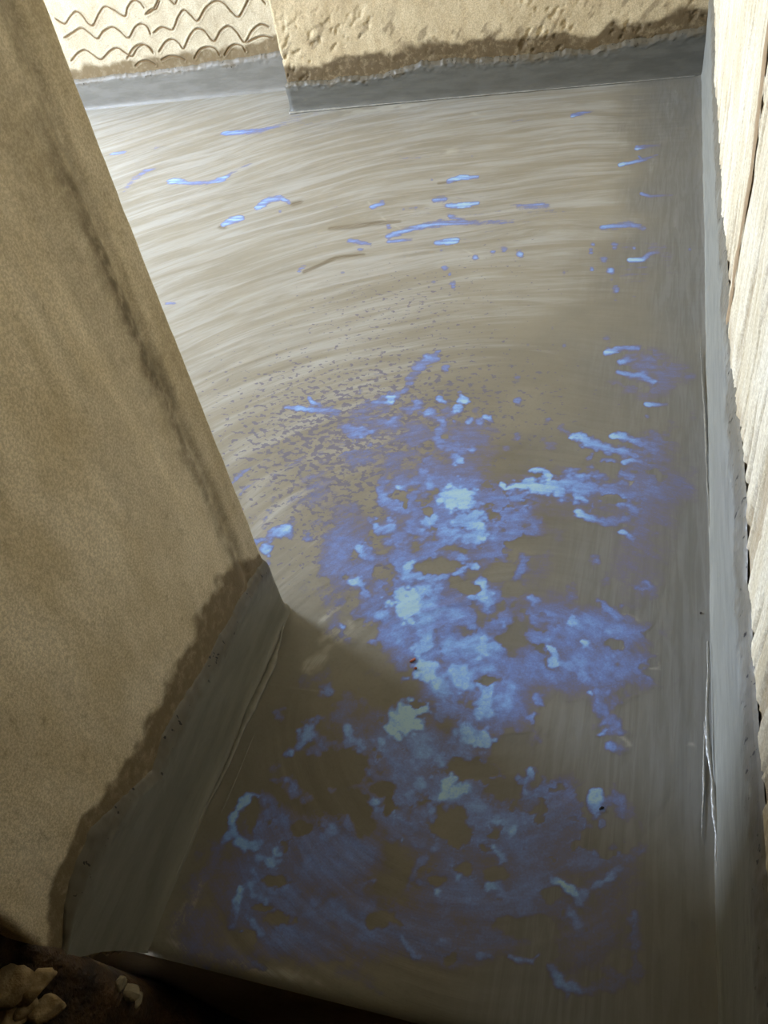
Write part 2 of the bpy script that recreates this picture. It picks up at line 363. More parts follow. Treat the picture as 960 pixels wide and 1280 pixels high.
# the antler shape and its neighbours
st((626,605,2.8,.95),(632,612,2.6,.9),(645,608,4,.92),(660,602,6,.92),(672,609,9,.88),(690,609,12,.8),(712,604,16,.66),(735,608,18,.6),(760,612,16,.5),(785,618,16,.4),(800,622,14,.3)); st((664,587,2.8,.92),(678,588,3.4,.9),(686,597,6,.85)); st((720,622,6,.75),(735,627,4,.7)); st((738,596,6,.55)); st((775,628,9,.6),(790,632,9,.5)); st((640,601,2.5,.6))
st((714,547,3,.85),(722,545,5,.8),(735,554,6,.7),(755,559,6.5,.66),(778,564,6.5,.64),(793,570,6,.6)); st((810,562,18,.4),(820,552,14,.32)); st((766,546,3.6,.9),(778,546,4,.75),(792,550,4.5,.6),(800,558,6,.5)); st((779,579,2.8,.85),(792,576,3,.7),(802,578,4,.5)); st((753,577,3,.6),(764,575,3,.6),(771,582,4,.55),(776,592,6,.5),(790,595,6,.5)); st((738,573,4,.45),(740,567,3,.5)); st((815,612,14,.4)); st((685,555,9,.34)); st((700,535,5,.4),(710,540,4,.4)); st((650,545,30,.14))
st((722,640,3.2,.9),(733,646,4,.75),(748,651,4,.65),(766,652,4.6,.55),(786,648,4,.42)); st((776,664,3,.8),(784,671,4,.65),(790,675,4,.45)); st((812,690,14,.2)); st((740,630,2,.45),(738,640,2,.45)); st((800,660,18,.3)); st((790,635,14,.42))
st((757,441,3,.85),(764,439,3,.8),(780,436,4,.6),(797,436,4,.5)); st((775,453,4.5,.66),(783,449,7,.5)); st((773,464,3,.7),(790,468,5,.55),(806,472,6,.58),(816,479,4,.6)); st((805,455,18,.32)); st((835,470,20,.24)); st((808,507,3.4,.85),(818,506,3.4,.6),(832,506,3.4,.36)); st((808,522,3,.4)); st((860,470,10,.26)); st((865,520,8,.16)); st((840,530,7,.16)); st((758,425,6,.3)); st((760,437,5,.4))
# shaded near part
st((505,892,13,.95),(516,894,15,1.05),(500,904,16,1.02),(490,910,10,.9),(528,886,9,.9)); st((380,852,10,.24),(405,842,10,.24)); st((410,864,8,.6),(405,858,6,.5)); st((347,893,8,.42)); st((440,880,16,.32),(425,895,14,.32)); st((396,900,5,.6),(387,912,7,.72),(381,925,6,.7),(377,935,5,.6)); st((366,943,6,.72)); st((400,925,14,.5)); st((390,945,12,.42)); st((432,908,6,.7),(440,922,9,.68),(450,933,8,.62),(435,933,10,.5)); st((474,925,8,.74),(466,922,5,.6)); st((490,945,18,.5)); st((470,965,10,.3)); st((520,940,22,.5)); st((545,950,16,.6))
st((345,959,7,.34)); st((360,974,6,.62),(366,985,8,.55),(378,998,10,.42)); st((345,977,4,.4)); st((420,980,9,.3)); st((330,1000,8,.42),(345,1002,6,.42),(335,1015,10,.42),(352,1022,8,.45)); st((322,1035,8,.5)); st((408,1030,8,.62),(412,1040,9,.56),(404,1047,6,.5)); st((434,1040,9,.5),(436,1020,3.5,.45),(428,1050,8,.42)); st((473,1001,5,.74),(465,1008,9,.42),(478,1012,5,.6)); st((508,1000,16,.52),(498,1018,16,.5),(512,1030,14,.46),(490,1040,12,.4)); st((530,975,14,.6),(520,985,12,.6)); st((520,1055,14,.42)); st((505,1052,4,.7)); st((440,1060,14,.24)); st((460,1065,16,.2))
st((600,925,14,.82),(612,933,8,.85),(590,918,14,.75)); st((570,918,12,.6)); st((563,975,9,.88),(556,986,8,.86),(548,996,9,.84),(575,985,8,.78)); st((540,970,5,.7)); st((584,984,7,.6),(595,1000,12,.55),(612,1018,12,.46),(630,1030,12,.38)); st((540,1008,10,.62)); st((530,1020,14,.5)); st((662,960,5,.82),(655,972,9,.62),(648,970,5,.6)); st((640,993,4,.72),(650,992,7,.56),(662,996,12,.46),(655,1010,14,.4)); st((746,993,7,.92),(742,1004,8,.9),(750,1010,8,.78),(745,1018,6,.7)); st((768,1000,12,.55),(775,1010,10,.45)); st((715,1020,9,.34)); st((728,1032,6,.34)); st((690,1020,12,.16)); st((790,1015,12,.28))
st((640,1038,5,.72),(634,1043,5,.62)); st((617,1055,4,.78),(622,1064,5,.6),(630,1073,5,.66),(625,1080,3,.6)); st((648,1060,14,.4),(665,1055,16,.34)); st((640,1080,10,.34)); st((540,1063,6,.48),(545,1050,5,.45)); st((532,1072,6,.52),(522,1085,7,.52),(512,1100,7,.46),(508,1120,9,.36)); st((560,1080,8,.42)); st((572,1094,5,.75),(571,1100,3,.7)); st((545,1115,5,.82),(549,1120,8,.5)); st((585,1112,14,.34)); st((600,1105,8,.3)); st((524,1105,6,.45))
st((800,1062,8,.36),(780,1078,7,.42),(765,1092,5,.55),(750,1103,6,.62),(735,1110,9,.62),(730,1120,10,.5)); st((690,1101,5,.62),(704,1104,6,.95),(712,1112,6,.92),(720,1115,6,.8)); st((728,1078,8,.38),(738,1072,8,.36),(720,1082,6,.36)); st((765,1060,5,.3)); st((745,1080,8,.3)); st((716,1142,7,.62),(722,1152,8,.5),(726,1165,9,.32)); st((725,1128,8,.5)); st((735,1150,14,.24))
st((610,1107,4,.75),(618,1113,6,.62),(632,1119,6,.5),(648,1121,6,.42),(655,1112,5,.42),(668,1103,6,.34)); st((640,1135,16,.28),(670,1130,16,.26)); st((622,1155,5,.45)); st((645,1180,12,.3)); st((601,1194,6,.62),(612,1194,6,.58)); st((632,1197,3,.62),(645,1199,4.5,.62),(662,1202,4.5,.64),(672,1193,5,.7)); st((682,1203,9,.62),(692,1217,9,.66),(703,1232,9,.66),(720,1240,9,.6),(735,1240,8,.42)); st((706,1246,6,.55)); st((760,1228,14,.34),(785,1222,12,.32)); st((790,1143,5,.5),(793,1155,7,.5),(790,1170,8,.42),(795,1190,10,.34),(795,1212,12,.32)); st((740,1205,16,.22))
st((505,1170,6,.62),(511,1183,7,.6),(516,1193,7,.5)); st((550,1176,7,.52),(560,1180,8,.3)); st((577,1190,8,.3)); st((600,1176,6,.34)); st((567,1208,8,.28)); st((530,1185,12,.24)); st((470,1102,4,.55),(458,1106,4,.45),(445,1108,4,.36),(455,1117,7,.4)); st((455,1195,3.5,.5)); st((425,1130,12,.44),(410,1140,16,.42)); st((400,1125,12,.4)); st((450,1168,16,.4),(430,1160,14,.3)); st((410,1190,18,.28)); st((395,1160,18,.3)); st((640,1232,40,.06))
st((318,998,4,.9),(308,1000,5,.92),(300,1010,5,.92),(293,1018,5,.88),(288,1026,4,.8)); st((294,1034,6,.8),(286,1043,7,.78),(278,1050,5,.5)); st((300,1052,8,.78),(312,1058,7,.74),(325,1055,7,.6)); st((334,1000,5,.5),(345,1010,6,.45),(338,1022,9,.42)); st((318,1032,7,.56),(320,1042,7,.55),(325,1048,5,.6)); st((356,1020,5,.5),(348,1040,7,.3)); st((345,1068,8,.82),(338,1078,7,.78),(352,1076,6,.66),(322,1073,6,.66)); st((318,1090,5,.66),(322,1098,6,.55),(312,1105,5,.62),(318,1118,5,.6),(328,1122,5,.62),(338,1133,6,.6)); st((358,1100,5,.6),(352,1115,7,.5)); st((300,1112,4,.82),(298,1125,5,.76),(292,1140,7,.62),(290,1155,7,.5)); st((306,1148,5,.6),(318,1158,5,.55),(330,1168,6,.5),(345,1170,8,.45)); st((302,1165,3,.7),(312,1168,3,.6)); st((365,1140,16,.42)); st((360,1165,14,.42),(330,1185,14,.3)); st((320,1208,6,.5)); st((390,1140,12,.42)); st((370,1115,10,.34)); st((280,1190,14,.24)); st((268,1062,12,.3),(255,1090,14,.24),(240,1120,14,.2),(225,1155,12,.22)); st((285,1080,14,.28)); st((300,1085,10,.28)); st((395,1065,16,.26)); st((380,1085,10,.3)); st((470,1130,14,.2)); st((300,1200,20,.2)); st((430,1215,14,.2),(490,1235,10,.18))
# broad thin veils (x, y, rx, ry, thickness)
VEIL = [(560,650,120,100,.36),(545,780,105,95,.50),(610,860,105,80,.46),(500,940,110,65,.40),(555,560,85,60,.26),(700,620,120,40,.15),(812,470,50,40,.2),(822,610,55,70,.24),
        (730,810,100,75,.40),(450,680,80,65,.34),(480,560,80,70,.26),(385,1070,110,70,.36),(400,1165,130,55,.38),(575,1010,150,70,.38),(640,1120,140,55,.34),(330,1110,100,75,.36),(800,700,60,110,.16),
        (560,1170,120,40,.3),(700,1060,90,55,.32),(740,1140,80,100,.22),(390,620,90,80,.20),(640,700,60,50,.16),(600,270,150,40,.16),(790,330,60,40,.14),(370,150,60,16,.14),(800,200,70,60,.07),(250,1160,60,60,.2)]
HOLES = [(548,708,26,11),(588,735,14,9),(571,727,8,8),(640,945,24,30),(590,962,36,12),(565,1028,24,22),(630,985,22,18),(318,1015,6,22),(345,1100,14,8),(330,1135,14,5),(348,1150,20,9),(312,1172,10,8),(425,960,40,26),(430,1000,40,14),(455,1020,16,24),(690,1120,14,9),(610,850,12,6),(690,900,18,24),(700,940,40,30),(662,680,22,12),(642,682,10,7),(624,715,20,10),(640,735,16,10),(770,805,12,6),(505,630,4,8),(535,640,8,7),(498,620,10,6),(555,547,5,3),(450,790,20,14),(455,815,24,14),(760,585,14,9),(765,625,16,7),(520,880,8,5),(480,985,16,9),(487,1005,6,14),(375,1035,14,10),(660,1160,40,14),(540,1230,80,12),(620,1095,14,10),(545,1100,10,8),(640,800,16,10),(475,1150,20,12)]
SMEAR = [((778,808,3),(800,812,4),(818,806,2)),((785,817,3),(806,822,3),(822,816,2)),((808,838,2),(822,836,3),(822,826,1.5)),((772,770,4),(792,774,5),(806,784,4)),((765,815,5),(790,827,4)),((770,905,5),(780,920,5),(788,930,4)),((862,930,3),(885,938,2)),
         ((800,610,7),(810,620,6)),((750,610,12),(790,608,12)),((460,252,1.6),(482,276,1.2),(505,289,1)),((430,140,6),(520,132,6)),((590,140,4),(604,150,3)),((535,195,5),(570,188,6)),((560,303,1),(600,322,2)),
         ((400,800,8),(430,790,8)),((385,835,9),(425,800,9),(440,780,6)),((400,780,6),(420,760,5)),((240,1110,7),(215,1160,8)),((265,1075,6),(232,1150,7)),((200,1170,8),(300,1205,8),(420,1232,7))]
SCRAPE = [((412,286,3),(440,283,4),(470,279,4),(500,277,2)),((275,284,3),(281,284,3)),((366,255,4),(376,252,3)),((380,340,3),(420,322,3),(455,318,2)),((570,226,2),(548,229,2))]

def worley(x, y, s=0):
    i = np.floor(x).astype(np.int64); j = np.floor(y).astype(np.int64); best = np.full(x.shape, 9.0)
    for di in (-1, 0, 1):
        for dj in (-1, 0, 1):
            a = i+di; b = j+dj
            best = np.minimum(best, np.hypot(a+_hash(a, b, s)-x, b+_hash(a, b, s+7)-y))
    return best

def stroke_field(px, py, strokes, soft=None, has_t=True, lobe=None):
    out = np.zeros_like(px)
    for p in strokes:
        p = np.asarray(p, float)
        if not has_t: p = np.concatenate([p, np.ones((len(p), 1))], 1)
        R = p[:, 2].max()*1.9+1
        sel = np.nonzero((px > p[:, 0].min()-R) & (px < p[:, 0].max()+R) & (py > p[:, 1].min()-R) & (py < p[:, 1].max()+R))[0]
        if not len(sel): continue
        x, y = px[sel], py[sel]
        if len(p) == 1: p = np.concatenate([p, p+np.array([[1e-3, 0, 0, 0]])])
        v = np.zeros(len(sel))
        for a, b in zip(p[:-1], p[1:]):
            d = b[:2]-a[:2]; L = d@d
            t = np.clip(((x-a[0])*d[0]+(y-a[1])*d[1])/L, 0, 1)
            dist = np.hypot(x-a[0]-t*d[0], y-a[1]-t*d[1])
            r = (a[2]+t*(b[2]-a[2]))*(1.18 if lobe is None else 1.62); th = a[3]+t*(b[3]-a[3])
            e = dist/r
            if lobe is not None: e = e+lobe[sel]*np.minimum(1.0, r/9.0)
            sf = soft if soft is not None else np.where(th > 0.7, 0.75, 0.98)
            v = np.maximum(v, th*(1-sst(1-sf, 1.0, e)))
        out[sel] = np.maximum(out[sel], v)+0.06*np.minimum(out[sel], v)
    return out

def floor_attrs(X, Y):
    sh = X.shape
    x = X.ravel(); y = Y.ravel()
    P = np.stack([x, y, np.zeros_like(x)], 1)
    px, py = to_px(P)
    # ragged outlines: wobble the lookup position (metres on the floor turned to pixels by local scale)
    dist = np.linalg.norm(P-CAM, axis=1)
    k = FPX/dist
    w1x = (fbm(x*26, y*26, 11, 3)-.5); w1y = (fbm(x*26, y*26, 31, 3)-.5)
    w2x = (fbm(x*95, y*95, 51, 2)-.5); w2y = (fbm(x*95, y*95, 71, 2)-.5)
    near = sst(3.2, 1.6, dist)
    lobe = (0.95*(worley(x*30, y*30, 3)-.45)+0.50*(worley(x*75, y*75, 13)-.45))*(0.35+0.65*near)
    qx = px+(w1x*0.020+w2x*0.010)*k*(0.25+0.75*near); qy = py+(w1y*0.018+w2y*0.010)*k*(0.2+0.8*near)*0.8
    film = stroke_field(qx, qy, S, None, True, lobe)
    n = fbm(x*11, y*11, 5, 5); n2 = fbm(x*45+3, y*45, 9, 4); n3 = fbm(x*22+7, y*22, 19, 4)
    veil = np.zeros_like(x)
    for cx, cy, rx, ry, t in VEIL:
        e = np.hypot((px-cx)/(rx*1.12), (py-cy)/(ry*1.12))
        veil = np.maximum(veil, t*sst(1.2, 0.35, e+(n-.5)*1.2))
    mott = sst(0.44, 0.50, 0.45*n+0.3*n3+0.25*n2+0.05)
    ring = np.exp(-((0.45*n+0.3*n3+0.25*n2+0.05-0.475)/0.012)**2)*sst(.42, .62, fbm(x*5+2, y*5, 39, 2))
    veil = veil*(0.28+0.70*mott+0.50*sst(.3, .7, n3)*mott+0.65*ring)
    film = np.maximum(film, veil)+0.22*np.minimum(film, veil)
    hole = np.zeros_like(x)
    for cx, cy, rx, ry in HOLES:
        e = np.hypot((qx-cx)/rx, (qy-cy)/ry)
        hole = np.maximum(hole, sst(1.2, 0.8, e-lobe*0.7))
    film = film*(1-0.9*hole)
    far_streak = sst(.40, .58, fbm(x*7, y*85, 29, 3))
    film = film*(near+(1-near)*(0.8+0.5*far_streak))
    film = np.clip(film, 0, 1)
    # brush strokes: arcs swept about a kneeling worker, straight along the right wall
    cx, cy = -0.30, 0.85
    rr = np.hypot(x-cx, (y-cy))+0.12*(fbm(x*1.7, y*1.7, 81, 2)-.5)
    aa = np.arctan2(y-cy, x-cx)
    edge = sst(-0.34, 0.0, x+0.45*(fbm(x*2.2, y*2.2, 91, 4)-.5))
    along = aa*np.maximum(rr, 0.4); across = rr
    stroke = np.stack([along, across, 0*x], 1)
    pale = sst(1.0, 2.5, y+0.5*(fbm(x*2, y*2, 101, 3)-.5)-0.85*(x+0.7))
    pale = pale*(1-0.55*edge)
    # left-hand zone just past the wall corner is brushed pale too
    pale = np.maximum(pale, 0.95*np.exp(-(((px-330)/110)**2+((py-640)/130)**2)))
    pale = np.maximum(pale, 0.8*np.exp(-(((px-420)/150)**2+((py-560)/90)**2)))
    pale = pale*(1-sst(900, 1000, py))
    speck = np.exp(-(((px-410)/190)**2+((py-550)/135)**2))*1.12 + 0.55*np.exp(-(((px-640)/160)**2+((py-500)/90)**2)) + 0.5*np.exp(-(((px-500)/130)**2+((py-370)/50)**2)) + 0.6*np.exp(-(((px-430)/90)**2+((py-700)/70)**2))+0.35*np.exp(-(((px-650)/90)**2+((py-320)/60)**2))
    grey = edge*(0.6+0.4*sst(.35, .6, fbm(x*5, y*2, 111, 3)))
    smear = stroke_field(qx, qy, SMEAR, 1.0, False)*0.55*sst(.3, .65, n3)
    scrape = stroke_field(px, py, SCRAPE, 0.7, False)*0.8
    r = lambda a: a.reshape(sh)
    return dict(film=r(film), pale=r(pale), speck=r(speck), grey=r(grey), edge=r(edge), smear=r(smear), scrape=r(scrape), stroke=stroke.reshape(sh+(3,)))

xs = seg((XW-0.02, -3.6, .05), (-3.6, -2.2, .02), (-2.2, -1.3, .010), (-1.3, -.8, .005), (-.8, XR+0.02, .0030))
ys = seg((YN, 1.9, .0030), (1.9, 2.8, .0045), (2.8, YB+0.02, .007))
X, Y = np.meshgrid(xs, ys, indexing='ij')
A = floor_attrs(X, Y)
Z = 0.006*(fbm(X*2.2, Y*2.2, 201, 3)-.5)
Z += 0.0012*(fbm(A['stroke'][..., 0]*4, A['stroke'][..., 1]*50, 211, 2)-.5)
# fillets: the floor sweeps up slightly at its foot of walls
Z += 0.010*np.exp(-np.maximum(XR-X, 0)/0.018)
Z -= 0.010*np.exp(-np.maximum(Y-YN, 0)/0.010)
Pf = np.stack([X, Y, Z], -1)
cxm = (X[:-1, :-1]+X[1:, 1:])/2; cym = (Y[:-1, :-1]+Y[1:, 1:])/2
inside_wall = (cxm < XL-0.03) & (cym < YC-0.03)
inside_pier = (cxm > XP+0.03) & (cym > YP+0.03)
keep = ~(inside_wall | inside_pier)
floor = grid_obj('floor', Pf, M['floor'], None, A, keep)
tag(floor, 'grey-brown floor brushed with cement slurry between the plastered walls', 'floor', 'structure')
ff = A['film']
fc = np.maximum(np.maximum(ff[:-1, :-1], ff[1:, 1:]), np.maximum(ff[1:, :-1], ff[:-1, 1:]))
Pm = Pf.copy(); Pm[..., 2] += 0.0003+0.0004*sst(0.1, 0.8, ff)
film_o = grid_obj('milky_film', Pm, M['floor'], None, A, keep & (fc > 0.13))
tag(film_o, 'milky blue liquid film pooled and smeared in patches over the floor', 'liquid film', 'stuff')

# riser of the step at the near edge
xs2 = seg((-1.05, XR+.01, .006)); u = np.linspace(0, 1, 26)
XX, UU = np.meshgrid(xs2, u, indexing='ij')
bow = 0.0
RZ = -0.010-UU*(abs(LOW)+0.02); RY = YN-0.004*np.sin(np.minimum(UU*6, 1)*math.pi/2)-0.006*(fbm(XX*9, UU*4, 221, 3)-.5)
RZ[:, 0] = 0.006*(fbm(xs2*2.2, np.full_like(xs2, YN)*2.2, 201, 3)-.5)-0.0085; RY[:, 0] = YN+0.002
grid_obj('step_riser', np.stack([XX, RY, RZ], -1), M['riser'], floor)['label'] = 'dark brown riser of the step'

slab = box('slab_light_seal', XW-.1, XR+.12, YN+.012, YB+.12, LOW-.12, -.03, M['riser'], floor)  # unseen slab body, added to stop daylight leaking in from below

# ================================================================== WALLS
def edge_fn(pts, axis, value, along):
    P = on_plane(pts, axis, value)
    o = np.argsort(P[:, along])
    a, z = P[o, along], P[o, 2]
    return lambda s: np.interp(s, a, z)

def damp_of(z, lo, hi, n):
    """1 at and below the coat's top, fading out at the upper damp line"""
    w = np.maximum(hi-lo, 0.012)
    return sst(1.15, 0.75, (z-lo)/w+(n-.5)*0.9)

def wall_strip(path_u, path_xy, nrm, zs, disp, name, mat, attrs_fn, mask_fn=None, flip=False):
    U, Zz = np.meshgrid(path_u, zs, indexing='ij')
    D = disp(U, Zz)
    P = np.empty(U.shape+(3,))
    P[..., 0] = path_xy[:, 0:1]+nrm[:, 0:1]*D
    P[..., 1] = path_xy[:, 1:2]+nrm[:, 1:2]*D
    P[..., 2] = Zz
    mk = mask_fn(U, Zz) if mask_fn else None
    return grid_obj(name, P, mat, None, attrs_fn(U, Zz), mk, flip)

def path_arc(pts, rad, steps):
    """polyline with rounded corners; steps = spacing per segment. returns u, xy, normal (left of travel)"""
    pts = [np.array(p, float) for p in pts]
    out = []; nr = []
    for i in range(len(pts)-1):
        a, b = pts[i], pts[i+1]; d = (b-a)/np.linalg.norm(b-a); n = np.array([-d[1], d[0]])
        a2 = a+d*rad if i > 0 else a; b2 = b-d*rad if i < len(pts)-2 else b
        L = np.linalg.norm(b2-a2); k = max(1, int(round(L/steps[i])))
        for t in np.linspace(0, 1, k, endpoint=(i == len(pts)-2)):
            out.append(a2+(b2-a2)*t); nr.append(n)
        if i < len(pts)-2:
            c = pts[i+2]; d2 = (c-b)/np.linalg.norm(c-b); n2 = np.array([-d2[1], d2[0]])
            sgn = np.sign(d[0]*d2[1]-d[1]*d2[0])
            ctr = b-d*rad+n*rad*sgn
            for t in np.linspace(0, 1, 7, endpoint=False):
                w = n*(1-t)+n2*t; w /= np.linalg.norm(w)
                out.append(ctr-w*rad*sgn); nr.append(w)
    out = np.array(out); nr = np.array(nr)
    u = np.concatenate([[0], np.cumsum(np.linalg.norm(np.diff(out, axis=0), axis=1))])
    return u, out, nr

# ---- left wall (thick, ends at the doorway): camera side, reveal, room side
GREY_L = [(329,700),(304,738),(274,793),(249,839),(228,873),(202,919),(188,962),(139,1004),(105,1037),(84,1101),(78,1143),(79,1185)]
DAMP_L = [(326,692),(295,700),(262,742),(236,793),(219,831),(202,869),(177,911),(148,962),(101,1021),(84,1050),(67,1101),(57,1147),(60,1185)]
gl = edge_fn(GREY_L, 0, XL, 1); dl = edge_fn(DAMP_L, 0, XL, 1)
u, xy, nr = path_arc([(XW, YE), (XL, YE), (XL, YC), (XW, YC)], 0.012, [.03, .0035, .03])
nr = -nr                    # outwards
zs = seg((LOW-.02, -.05, .02), (-.05, 1.3, .0045), (1.3, TOP, .04))
yy = xy[:, 1]
on_reveal = (xy[:, 0] > XL-0.03)
def disp_l(U, Z):
    yv = np.broadcast_to(yy[:, None], U.shape)
    d = 0.010*(fbm(U*3, Z*2.2, 301, 4)-.5)+0.0022*(fbm(U*40, Z*24, 311, 3)-.5)
    # corner strip stands a touch proud of a shallow trowelled hollow
    line = YC-0.075+0.014*(fbm(Z*3, Z*0, 321, 3)-.5)
    d -= 0.006*np.exp(-((yv-line)/0.012)**2)*on_reveal[:, None]
    # the coat line: plaster is slightly hollowed where it meets the coat
    return d
def attr_l(U, Z):
    yv = np.broadcast_to(yy[:, None], U.shape)
    n = fbm(U*30, Z*30, 331, 4)
    dm = damp_of(Z, gl(yv), dl(yv), n)*on_reveal[:, None]
    line = YC-0.088+0.016*(fbm(Z*3, Z*0, 321, 3)-.5)+0.03*(fbm(U*35, Z*18, 341, 3)-.5)
    wdt = 0.018+0.014*fbm(Z*6, Z*0+3, 351, 2)
    stn = 0.75*np.exp(-((yv-line)/wdt)**2)
    stn = stn+0.30*sst(YC-0.07, YC-0.03, yv)
    # faint runs down the plaster
    stn = stn+0.40*sst(.54, .70, fbm(U*9+Z*0.7, Z*1.1, 361, 4))*sst(.25, .9, Z)
    return dict(damp=dm, stain=np.clip(stn, 0, 1)*on_reveal[:, None])
def mask_l(U, Z):
    yv = np.broadcast_to(yy[:, None], U.shape); xv = np.broadcast_to(xy[:, 0:1], U.shape)
    ymid = (yv[:-1, :-1]+yv[1:, 1:])/2; zmid = (Z[:-1, :-1]+Z[1:, 1:])/2; xmid = (xv[:-1, :-1]+xv[1:, 1:])/2
    n = fbm(U[:-1, :-1]*40, Z[:-1, :-1]*40, 371, 3)-.5
    gone = (ymid < 0.315) & (zmid < np.interp(ymid, [.2, .242, .27, .308], [.18, .165, .10, .0])+0.05*n)
    return ~(gone & (xmid > -1.3))
wl = wall_strip(u, xy, nr, zs, disp_l, 'wall_left', M['tan'], attr_l, mask_l, flip=True)
tag(wl, 'tan sand-plastered wall end with a smooth upright corner, left of the floor', 'wall', 'structure')

def band(name, us, pos_fn, ztop, lift, mat, parent, rough_amp=0.004, base_z=-0.004, cove=0.02, rows=46, seed=0, zbot=None, ragged=0.012):
    """coat band: rows climb from the floor to a ragged top edge; pos_fn(u, out) gives x, y"""
    us = np.asarray(us); v = np.linspace(0, 1, rows)
    U, Vv = np.meshgrid(us, v, indexing='ij')
    top = ztop(us)+ragged*(fbm(us*22, us*0, 401+seed, 4)-.5)+ragged*0.5*(fbm(us*110, us*0, 411+seed, 3)-.5)
    zb = np.full_like(us, base_z) if zbot is None else zbot(us)
    Zz = zb[:, None]+(top-zb)[:, None]*Vv
    out = lift+0.004*(fbm(U*8, Zz*14, 421+seed, 3)-.5)
    rim = sst(0.62, 0.98, Vv+0.25*(fbm(U*16, Zz*16, 431+seed, 3)-.5))
    out += rim*rough_amp*(fbm(U*45, Zz*70, 441+seed, 4)-.4)*1.6
    out += cove*np.exp(-np.maximum(Zz, 0)/0.012)*0.6
    out *= sst(1.02, 0.86, Vv)*0.97+0.03
    out -= 0.004*(Vv > 0.999)
    xy_ = pos_fn(U, out)
    return grid_obj(name, np.stack([xy_[0], xy_[1], Zz], -1), mat, parent, dict(rim=rim))

# left coat goes round the corner onto the room side
rc = 0.012
L1 = YC-rc-0.232; L2 = rc*math.pi/2
def left_pos(U, out):
    yv = 0.232+np.minimum(U, L1)
    ang = np.clip((U-L1)/rc, 0, math.pi/2); rest = np.maximum(U-L1-L2, 0)
    x = XL-rc+(rc+out)*np.cos(ang)-rest
    y = yv+(rc+out)*np.sin(ang)
    return x, y
ztl = lambda s: gl(np.minimum(0.232+s, YC-0.008))
zbl = lambda s: np.interp(s, [0, .01, .04, .078, .09], [.17, .165, .10, .0, -.004])+np.where(s < .08, 0.03*(fbm(s*70, s*0, 381, 3)-.5), 0)
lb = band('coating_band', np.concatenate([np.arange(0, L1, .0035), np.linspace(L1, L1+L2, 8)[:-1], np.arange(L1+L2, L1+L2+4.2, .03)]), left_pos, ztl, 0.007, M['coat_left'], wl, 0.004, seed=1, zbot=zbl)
lb['label'] = 'dark grey coat along the foot of the tan wall'

# pale ridge of slurry where wall and floor meet, with a finer second trail
def ridge(name, pts, rad, mat, parent, seed, flat=0.5, stepm=0.006):
    pts = np.array(pts, float)
    L = np.concatenate([[0], np.cumsum(np.linalg.norm(np.diff(pts[:, :3], axis=0), axis=1))])
    s = np.arange(0, L[-1], stepm); C = np.stack([np.interp(s, L, pts[:, i]) for i in range(3)], 1)
    rr = np.interp(s, L, np.asarray(rad, float))
    C[:, 0] += 0.006*(fbm(s*10, s*0, seed, 3)-.5); C[:, 1] += 0.004*(fbm(s*10, s*0+4, seed, 3)-.5)
    rr = rr*(0.35+1.1*fbm(s*28, s*0, seed+5, 3)); rr[0] = rr[-1] = 1e-4
    T = np.gradient(C, axis=0); T /= np.linalg.norm(T, axis=1)[:, None]
    side = np.cross(T, (0, 0, 1.0)); side /= np.linalg.norm(side, axis=1)[:, None]
    ang = np.linspace(0, 2*math.pi, 9)
    P = C[:, None]+rr[:, None, None]*(np.cos(ang)[None, :, None]*side[:, None]+flat*np.sin(ang)[None, :, None]*np.array([0, 0, 1.0]))
    return grid_obj(name, P, mat, parent)
rl_px = [(356,764),(350,800),(338,838),(322,870),(306,905),(288,950),(270,985),(252,1020),(238,1052),(222,1088),(205,1125),(190,1160),(178,1183)]
rl = on_plane(rl_px, 2, 0.004)
r_l = ridge('coating_ridge', rl, [.003,.005,.009,.010,.007,.004,.004,.003,.0035,.004,.003,.003,.003], M['ridge_dull'], floor, 501, 0.35)
r_l['label'] = 'pale raised trail of slurry along the tan wall'
r2 = on_plane([(318,915),(306,945),(292,980),(281,1005),(274,1020)], 2, 0.003)
ridge('coating_ridge', r2, [.001,.0015,.0018,.0015,.001], M['ridge_dull'], floor, 511, 0.4)

# ---- pier (projecting part of the back wall)
GREY_P = [(360,102),(436,96),(480,90),(527,76),(561,73),(617,69),(672,67),(707,60),(737,62),(783,50),(820,44),(865,35),(886,30)]
DAMP_P = [(355,86),(398,77),(427,68),(486,63),(515,54),(579,50),(614,42),(643,48),(678,47),(690,39),(745,44),(766,29),(795,25),(824,26),(850,12),(888,5)]
gp = edge_fn(GREY_P, 1, YP, 0); dp = edge_fn(DAMP_P, 1, YP, 0)
u, xy, nr = path_arc([(XP, YB+.02), (XP, YP), (XR+.02, YP)], 0.02, [.03, .007])
zs_far = seg((-.02, .62, .006), (.62, TOP, .05))
xs_p = xy[:, 0]
def disp_p(U, Z):
    d = 0.012*(fbm(U*4, Z*4, 601, 4)-.5)+0.003*(fbm(U*25, Z*25, 611, 3)-.5)
    pit = sst(.60, .70, fbm(U*48-Z*40, Z*26+U*16, 621, 4))*sst(.48, .6, fbm(U*4, Z*5, 641, 2))*sst(.56, .30, Z)
    return d-0.007*pit
def attr_p(U, Z):
    xv = np.broadcast_to(xs_p[:, None], U.shape)
    return dict(damp=np.clip(damp_of(Z, gp(xv), dp(xv), fbm(U*14, Z*14, 631, 4))+0.55*sst(.64, .74, fbm(U*26-Z*22, Z*9+U*7, 621, 3))*sst(.5, .32, Z), 0, 1))
wp = wall_strip(u, xy, nr*1.0, zs_far, lambda U, Z: -disp_p(U, Z), 'wall_pier', M['pier'], attr_p)
tag(wp, 'beige plastered pier standing forward of the back wall, far side of the floor', 'wall', 'structure')
pier_n = nr
L0 = YB-YP-0.02
